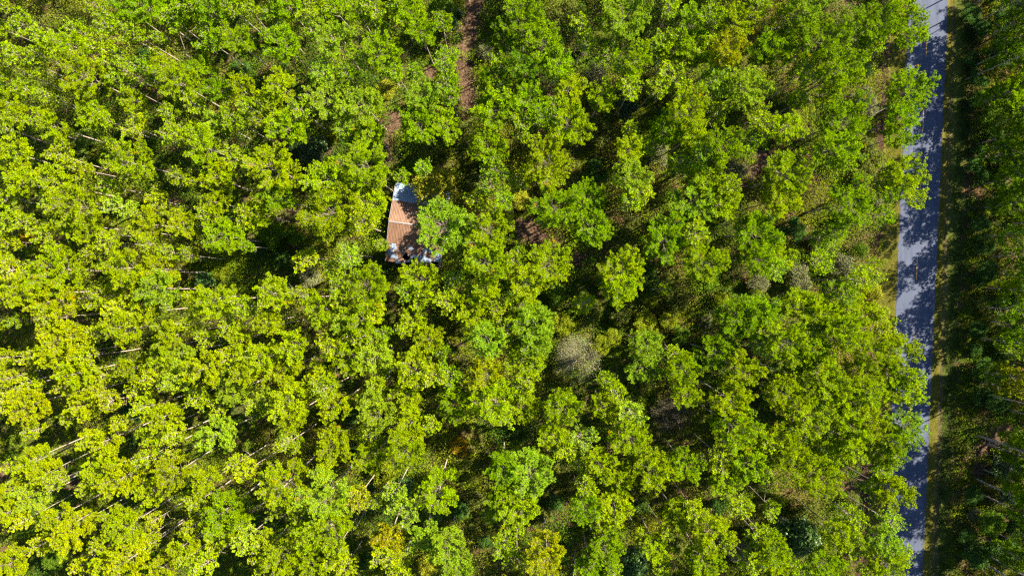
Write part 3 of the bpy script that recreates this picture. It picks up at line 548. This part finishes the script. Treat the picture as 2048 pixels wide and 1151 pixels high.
for (px, py, rp, kind, c) in PLANTS:
    k = rnd.randrange(3); Rv, hv, ms, mc = BUSH[kind][k]
    R = rp / FPX * 108; s = R / Rv; sz = min(1.35, max(.55, s)) * rnd.uniform(.9, 1.15)
    b = unproject(px, py, hv * sz * 0.62); b.z = 0
    if px > 1900:
        sz *= 0.8 if kind == 'shrub' else 0.62
        b = unproject(px, py, hv * sz * .5); b.z = 0
    if (px, py) == (872, 377): sz *= .86; b = unproject(px, py, hv * sz * 0.62); b.z = 0
    if (kind, k) not in PP:
        e = bpy.data.objects.new(kind, None); COL.objects.link(e); PP[(kind, k)] = e
        obj("stem", ms, e); obj("crown", mc, e)
    else: e = copy_tree(PP[(kind, k)])
    e.location = b; e.scale = (s, s, sz); e.rotation_euler = (0, 0, rnd.uniform(0, 6.28))
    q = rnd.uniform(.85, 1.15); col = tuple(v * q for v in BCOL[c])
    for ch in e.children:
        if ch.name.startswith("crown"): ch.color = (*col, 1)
    sp = spot(px, py)
    lab = f"{BWORD[c]} {NOUN[kind]}" + (f" {sp}" if sp and (kind, c) != ("bare_bush", "grey") else "") + ", " + where(px, py)
    if (px, py) == (872, 377): lab = "yellow-olive broadleaved tree hanging over the pale north eave of the rusty shed roof"
    if (px, py) == (1151, 718): lab = "large pale grey thin-leaved bush, the palest round crown in the wood"
    if (px, py) == (1342, 823): lab = "large dark grey nearly bare bush in a shaded gap between pines"
    tag(e, lab, CATS[kind], {"shrub": "shrubs under the pines", "bare_bush": None}.get(kind, "broadleaved trees among the pines"))

# dead trees and fallen trunks
def dead_tree(px, py, length, rot, label, seed, lean=0.5):
    r = np.random.default_rng(seed); b = unproject(px, py, 0); b.z = 0
    d = np.array([math.cos(rot) * math.sin(lean), math.sin(rot) * math.sin(lean), math.cos(lean)])
    P = [d * length * t + np.array([0, 0, .25 + 0.0]) + r.normal(0, .12, 3) * t for t in np.linspace(0, 1, 7)]
    paths = [(P, .11 * (1 - .75 * np.linspace(0, 1, 7)) , 7)]
    for q in range(7):
        i = r.integers(2, 6); e = P[i] + unit(r.normal(size=3) + d) * r.uniform(.6, 1.8)
        paths.append(([P[i], (P[i] + e) / 2 + r.normal(0, .08, 3), e], [.04, .028, .01], 4))
    wv, wf = tubes(paths)
    o = obj("dead_tree", build_mesh("dead_tree", [(wv, wf, M_TWIG, None)])); o.location = b
    tag(o, label, "dead tree", "dead trees in the wood")
for i, (px, py, L, rot, lean, where_) in enumerate([
    (372, 105, 9, 1.2, .5, "pale bare curved dead tree in the dark gap near the photo's top left"), (160, 945, 12, 3.4, .35, "bare forked grey dead tree among thin white trunks at lower left"),
    (280, 1050, 11, 3.6, .4, "bare white dead tree beside brown litter at the bottom left"), (1170, 1010, 10, 5.0, .35, "slim bare dead tree below the middle, between two green pines"),
    (880, 945, 10, 4.6, .3, "short pale dead stem standing beside a broad pine, lower middle"), (752, 975, 9, 4.3, .5, "leaning white dead stem next to a rust-coloured tuft, lower middle"),
    (660, 620, 8, 2.6, 1.3, "grey fallen dead tree lying below the shed"), (1735, 235, 9, 0.5, 1.25, "grey dead trunk leaning over the brown ditch by the road"), (1150, 1098, 9, 4.4, .4, "bare twiggy dead tree at the bottom edge beside dark glossy leaves"),
    (1020, 180, 7, 3.9, .6, "weathered bare dead tree east of the trail")]):
    dead_tree(px, py, L, rot, where_, 700 + i, lean)

# ------------------------------------------------------------------ shed
shed = bpy.data.objects.new("shed", None); COL.objects.link(shed)
tag(shed, "abandoned shed with a rusty corrugated metal roof, half hidden by pines", "shed")
ZE, ZR = 2.9, 4.3
tl, tr_, br_, bl = [np.array(unproject(x, y, ZE)) for x, y in ((791, 367), (904, 382), (876, 535), (771, 520))]
ctr = (tl + tr_ + br_ + bl) / 4
ux = ((tr_ - tl) + (br_ - bl)) / 2; W = np.linalg.norm(ux); ux /= W
uy = np.array([-ux[1], ux[0], 0]); Ln = (np.linalg.norm(tl - bl) + np.linalg.norm(tr_ - br_)) / 2
shed.location = (ctr[0], ctr[1], 0); shed.rotation_euler = (0, 0, math.atan2(ux[1], ux[0]))
def rust_mat(name, pale, streak=False):
    m, nt, b = nmat(name); co = objco(nt)
    mp = nt.nodes.new("ShaderNodeMapping"); mp.inputs["Scale"].default_value = (2.2, 0.5, 1); nt.links.new(co, mp.inputs[0])
    f = noise(nt, 1.5, 6, 0.7, mp.outputs[0]); f2 = noise(nt, 0.9, 5, 0.65, co, 0.8); f3 = noise(nt, 7, 4, .7, co)
    rust = ramp(nt, f, [(0.25, (0.055, 0.029, 0.018)), (0.5, (0.105, 0.060, 0.040)), (0.75, (0.155, 0.098, 0.070))])
    rust = mixc(nt, 0.4, rust, ramp(nt, f3, [(0.3, (0.6, 0.55, 0.5)), (0.6, (1, 1, 1))]), 'MULTIPLY')
    metal = ramp(nt, f, [(0.3, (0.075, 0.13, 0.235)), (0.7, (0.16, 0.21, 0.30))])  # white metal, with the blue of its shade put into the colour
    nt.links.new(mixc(nt, ramp(nt, f2, [(pale - .04, (0, 0, 0)), (pale + .04, (1, 1, 1))]), metal, rust), b.inputs["Base Color"])
    b.inputs["Roughness"].default_value = 0.7; b.inputs["Specular IOR Level"].default_value = 0.3
    return m
M_RUST = rust_mat("rusty_sheet", 0.22); M_PALE = rust_mat("pale_sheet", 0.75); M_PEEL = rust_mat("peeling_sheet", 0.48)
half = Ln / 2
def roof_sheets(name, d0, d1, sgn, mat, lift, holes=0.0, seed=0, sag=0.0, label=None):
    """One row of corrugated sheets between distances d0..d1 from the ridge on the side sgn."""
    nx = int(W / 0.05); ny = max(3, int((d1 - d0) / 0.16)); r = np.random.default_rng(seed)
    X = np.linspace(-W / 2, W / 2, nx + 1); D = np.linspace(d0, d1, ny + 1)
    XX, DD = np.meshgrid(X, D)
    Z = ZR - (ZR - ZE) * DD / half + 0.022 * np.sin(XX * 2 * math.pi / 0.24) + lift + 0.03 * np.sin(XX * 1.1 + seed) * np.sin(DD * .9)
    jag = r.normal(0, 0.05, int(W / 0.8) + 2)
    DD = DD + np.where(np.arange(ny + 1)[:, None] == ny, jag[(XX / 0.8 + W / 1.6).astype(int).clip(0, len(jag) - 1)], 0)
    Z = Z - sag * ((DD - d0) / (d1 - d0)) ** 2 * (0.5 + 0.5 * np.sin(XX * 1.7 + 2))
    P = np.stack([XX, sgn * DD, Z], -1).reshape(-1, 3)
    i = np.arange(ny)[:, None] * (nx + 1) + np.arange(nx)[None]
    F = np.stack([i, i + 1, i + nx + 2, i + nx + 1], -1)
    if holes:
        cell = np.zeros((ny, nx), bool)
        for _ in range(int(holes)):
            hx = r.uniform(0, nx); hy = ny * r.uniform(.45, 1.05); rx = r.uniform(4, 13); ry = r.uniform(.8, 2.6)
            yy, xx = np.mgrid[0:ny, 0:nx]; cell |= ((xx - hx) / rx) ** 2 + ((yy - hy) / ry) ** 2 < 1
        F = F[~cell]
    F = F.reshape(-1, 4)
    if sgn > 0: F = F[:, ::1]
    o = obj(name, build_mesh(name, [(P, F, mat, None)]), shed)
    md = o.modifiers.new("thickness", 'SOLIDIFY'); md.thickness = 0.012
    if label: o["label"] = label
    return o
roof_sheets("roof_sheet", 0.05, half * .56, 1, M_RUST, 0.02, seed=1)
roof_sheets("roof_sheet", half * .54, half + .15, 1, M_PALE, 0.0, seed=2, label="pale white roof sheets, blue shade put into their colour, along the north eave")
roof_sheets("roof_sheet", 0.05, half * .56, -1, M_RUST, 0.02, seed=3)
roof_sheets("roof_sheet", half * .54, half + .15, -1, M_PEEL, 0.0, holes=16, seed=4, sag=0.18, label="peeling white and rusty roof sheets with holes along the south eave")
def boxv(x0, x1, y0, y1, z0, z1):
    V = np.array([[x, y, z] for z in (z0, z1) for y in (y0, y1) for x in (x0, x1)], float)
    F = np.array([[0, 2, 3, 1], [4, 5, 7, 6], [0, 1, 5, 4], [2, 6, 7, 3], [0, 4, 6, 2], [1, 3, 7, 5]]); return V, F
m, nt, b = nmat("ridge_metal"); nt.links.new(ramp(nt, noise(nt, 2, 5, .7, objco(nt)), [(.35, (.10, .06, .05)), (.6, (.16, .16, .18))]), b.inputs["Base Color"]); b.inputs["Roughness"].default_value = .6
V = np.array([[-W / 2 - .05, -.12, ZR + .03], [W / 2 + .05, -.12, ZR + .03], [-W / 2 - .05, 0, ZR + .09], [W / 2 + .05, 0, ZR + .09], [-W / 2 - .05, .12, ZR + .03], [W / 2 + .05, .12, ZR + .03]])
V[:, 2] += .04
obj("ridge_cap", build_mesh("ridge_cap", [(V, np.array([[0, 1, 3, 2], [2, 3, 5, 4]]), m, None)]), shed)
m, nt, b = nmat("old_boards"); co = objco(nt); mp = nt.nodes.new("ShaderNodeMapping"); mp.inputs["Scale"].default_value = (5, 5, .4); nt.links.new(co, mp.inputs[0])
nt.links.new(ramp(nt, noise(nt, 2, 4, .6, mp.outputs[0]), [(.3, (.14, .11, .09)), (.7, (.36, .32, .28))]), b.inputs["Base Color"]); b.inputs["Roughness"].default_value = .9
M_BOARD = m
wx, wy = W / 2 - .25, half - .3
for q in (boxv(-wx, wx, wy - .1, wy, 0, ZE - .12), boxv(-wx, wx, -wy, -wy + .1, 0, ZE - .35)): obj("wall", build_mesh("wall", [(*q, M_BOARD, None)]), shed)
for sx in (-1, 1):
    x0, x1 = sorted((sx * wx, sx * (wx - .1)))
    y0, y1 = -wy + .103, wy - .103; zt = ZE - .16; zr = ZR - .22
    V = np.array([[x, y, z] for x in (x0, x1) for (y, z) in ((y0, 0), (y1, 0), (y1, zt), (0, zr), (y0, zt))])
    me = bpy.data.meshes.new("wall"); me.from_pydata(V.tolist(), [], [(4, 3, 2, 1, 0), (5, 6, 7, 8, 9)] + [(i, (i + 1) % 5, (i + 1) % 5 + 5, i + 5) for i in range(5)]); me.materials.append(M_BOARD); me.update()
    obj("wall", me, shed)
m, nt, b = nmat("white_board"); nt.links.new(ramp(nt, noise(nt, 3, 4, .7, objco(nt)), [(.35, (.10, .07, .05)), (.5, (.26, .26, .26))]), b.inputs["Base Color"])
for sx in (-1, 1):   # barge boards along the gable edges
    for sg in (-1, 1):
        xa, xb = sorted((sx * (W / 2 + .01), sx * (W / 2 + .05)))
        V = []
        for x in (xa, xb):
            for (d, dz) in ((0.0, 0.06), (half + .1, 0.06), (half + .1, -.16), (0.0, -.16)):
                V.append([x, sg * d + (sg * .002), ZR - (ZR - ZE) * d / half + dz])
        me = bpy.data.meshes.new("barge_board"); me.from_pydata(V, [], [(0, 1, 2, 3), (7, 6, 5, 4), (0, 4, 5, 1), (1, 5, 6, 2), (2, 6, 7, 3), (3, 7, 4, 0)]); me.materials.append(m); me.update()
        obj("barge_board", me, shed)

# ------------------------------------------------------------------ undergrowth: one uncountable mass of leaves
ur = np.random.default_rng(11)
NC = 80000
cx = ur.uniform(-94, 98, NC); cy = ur.uniform(-62, 62, NC)
K = FPX / H
qx = 1024 + cx * K; qy = 548.5 - cy * K
den = 0.62 * vnoise(cx, cy, 7.0, 1) + 0.38 * vnoise(cx, cy, 2.2, 2)
keep = ur.random(NC) < np.clip((den - 0.05) * 4, 0.35, 1)
for (a, b_, rr) in PATCHES: keep &= ((qx - a) ** 2 + (qy - b_) ** 2 > (rr * ur.uniform(0.75, 1.05, NC)) ** 2)
rl_, rr_ = road_left(qy), road_right(qy)
keep &= ~((qx > rl_ - 34 + ur.normal(0, 3, NC)) & (qx < rr_ + 30 + 0 * qy))
keep &= ~((qx > rl_ - 58 + ur.normal(0, 3, NC)) & (qx < rr_) & (ur.random(NC) < .75))
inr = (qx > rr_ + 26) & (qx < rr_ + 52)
lx = (cx - ctr[0]) * ux[0] + (cy - ctr[1]) * ux[1]; ly = (cx - ctr[0]) * uy[0] + (cy - ctr[1]) * uy[1]
keep &= ~((np.abs(lx) < W / 2 + .4) & (np.abs(ly) < half + .5))
cx, cy, qx, qy, den, inr, rr_ = (a[keep] for a in (cx, cy, qx, qy, den, inr, rr_)); NC = len(cx)
hh = 0.4 + 4.2 * np.clip(vnoise(cx, cy, 4.2, 3) * 1.35 - .25, 0, 1) ** 1.3 * ur.uniform(.4, 1.25, NC)
hh = np.where(qx > rr_, hh * .6, hh)
hh = np.where(inr, 0.6 * ur.uniform(.5, 1.3, NC), hh)
cr = 0.5 + 0.26 * hh * ur.uniform(.6, 1.2, NC)
pal = np.array([(0.078, 0.124, 0.007), (0.055, 0.104, 0.005), (0.118, 0.166, 0.003), (0.072, 0.092, 0.012), (0.064, 0.132, 0.008), (0.122, 0.146, 0.006), (0.036, 0.080, 0.009), (0.092, 0.108, 0.026)])
hue = (vnoise(cx, cy, 9, 4) * .6 + vnoise(cx, cy, 3, 5) * .4 + ur.normal(0, .10, NC)).clip(0, .999)
pk = np.array([6, 1, 1, 4, 0, 0, 2, 2, 3, 7, 5, 5])[((hue - .15) / .7 * 12).astype(int).clip(0, 11)]
ccol = pal[pk] * ur.uniform(.8, 1.25, (NC, 1)) * np.where(qx > 950, .80, .92)[:, None]; ccol[inr] = np.array((0.018, 0.038, 0.006)) * ur.uniform(.7, 1.4, (inr.sum(), 1))  # strip beside the east verge: the trees' shadow is painted into the leaf colour
NL = 32
d = unit(ur.normal(size=(NC, NL, 3))); d[..., 2] = np.abs(d[..., 2])
rad3 = np.stack([cr, cr, hh * .75], 1)
P = np.stack([cx, cy, hh * .25], 1)[:, None] + d * rad3[:, None] * ur.uniform(.55, 1.1, (NC, NL, 1))
nrm = unit(d * .4 + ur.normal(size=(NC, NL, 3)) * .6 + np.array([0, 0, .7])); u = unit(np.cross(nrm, ur.normal(size=(NC, NL, 3)))); v = np.cross(nrm, u)
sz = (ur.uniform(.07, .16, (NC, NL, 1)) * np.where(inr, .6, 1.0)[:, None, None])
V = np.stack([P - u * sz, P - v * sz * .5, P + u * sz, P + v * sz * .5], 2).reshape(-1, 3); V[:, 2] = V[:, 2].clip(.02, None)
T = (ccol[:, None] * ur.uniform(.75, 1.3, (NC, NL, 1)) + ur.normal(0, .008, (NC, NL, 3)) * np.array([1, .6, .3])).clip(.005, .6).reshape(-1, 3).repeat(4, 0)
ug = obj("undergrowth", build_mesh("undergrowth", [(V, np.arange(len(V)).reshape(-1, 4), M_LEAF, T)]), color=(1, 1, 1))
del V, T, P, d, u, v, nrm, sz
tag(ug, "mixed green and brown undergrowth covering the forest floor", "undergrowth", kind="stuff")
# short grass on both verges
NG = 60000
gy = ur.uniform(-30, 1180, NG); lft = ur.random(NG) < .5
gx = np.where(lft, road_left(gy) - 36 * ur.random(NG) ** .9 - .5, road_right(gy) + .3 + 44 * ur.random(NG))
mid = (~lft) & (np.abs(gx - road_right(gy) - 12.5 - 12 * gy / 1151) < 4)
ok = ~mid | (ur.random(NG) < .25); gx, gy, lft = gx[ok], gy[ok], lft[ok]; NG = len(gx)
X = (gx - 1024) / K; Y = (548.5 - gy) / K
a = ur.uniform(0, 6.283, NG); ln = ur.uniform(.08, .3, NG); wd = .018 * np.ones(NG); le = ur.uniform(.2, 1.1, NG)
B = np.stack([X, Y, np.full(NG, .03)], 1); sd = np.stack([-np.sin(a), np.cos(a), 0 * a], 1) * wd[:, None]
tp = B + np.stack([np.cos(a) * np.sin(le), np.sin(a) * np.sin(le), np.cos(le)], 1) * ln[:, None]
V = np.stack([B - sd, B + sd, tp], 1).reshape(-1, 3)
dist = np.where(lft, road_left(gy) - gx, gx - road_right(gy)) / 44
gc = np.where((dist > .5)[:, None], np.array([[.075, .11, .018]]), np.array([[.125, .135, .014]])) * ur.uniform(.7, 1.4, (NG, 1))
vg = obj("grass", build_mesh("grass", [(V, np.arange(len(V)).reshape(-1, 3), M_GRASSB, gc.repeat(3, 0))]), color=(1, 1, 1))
tag(vg, "short olive and green grass along both edges of the road", "grass", kind="stuff")
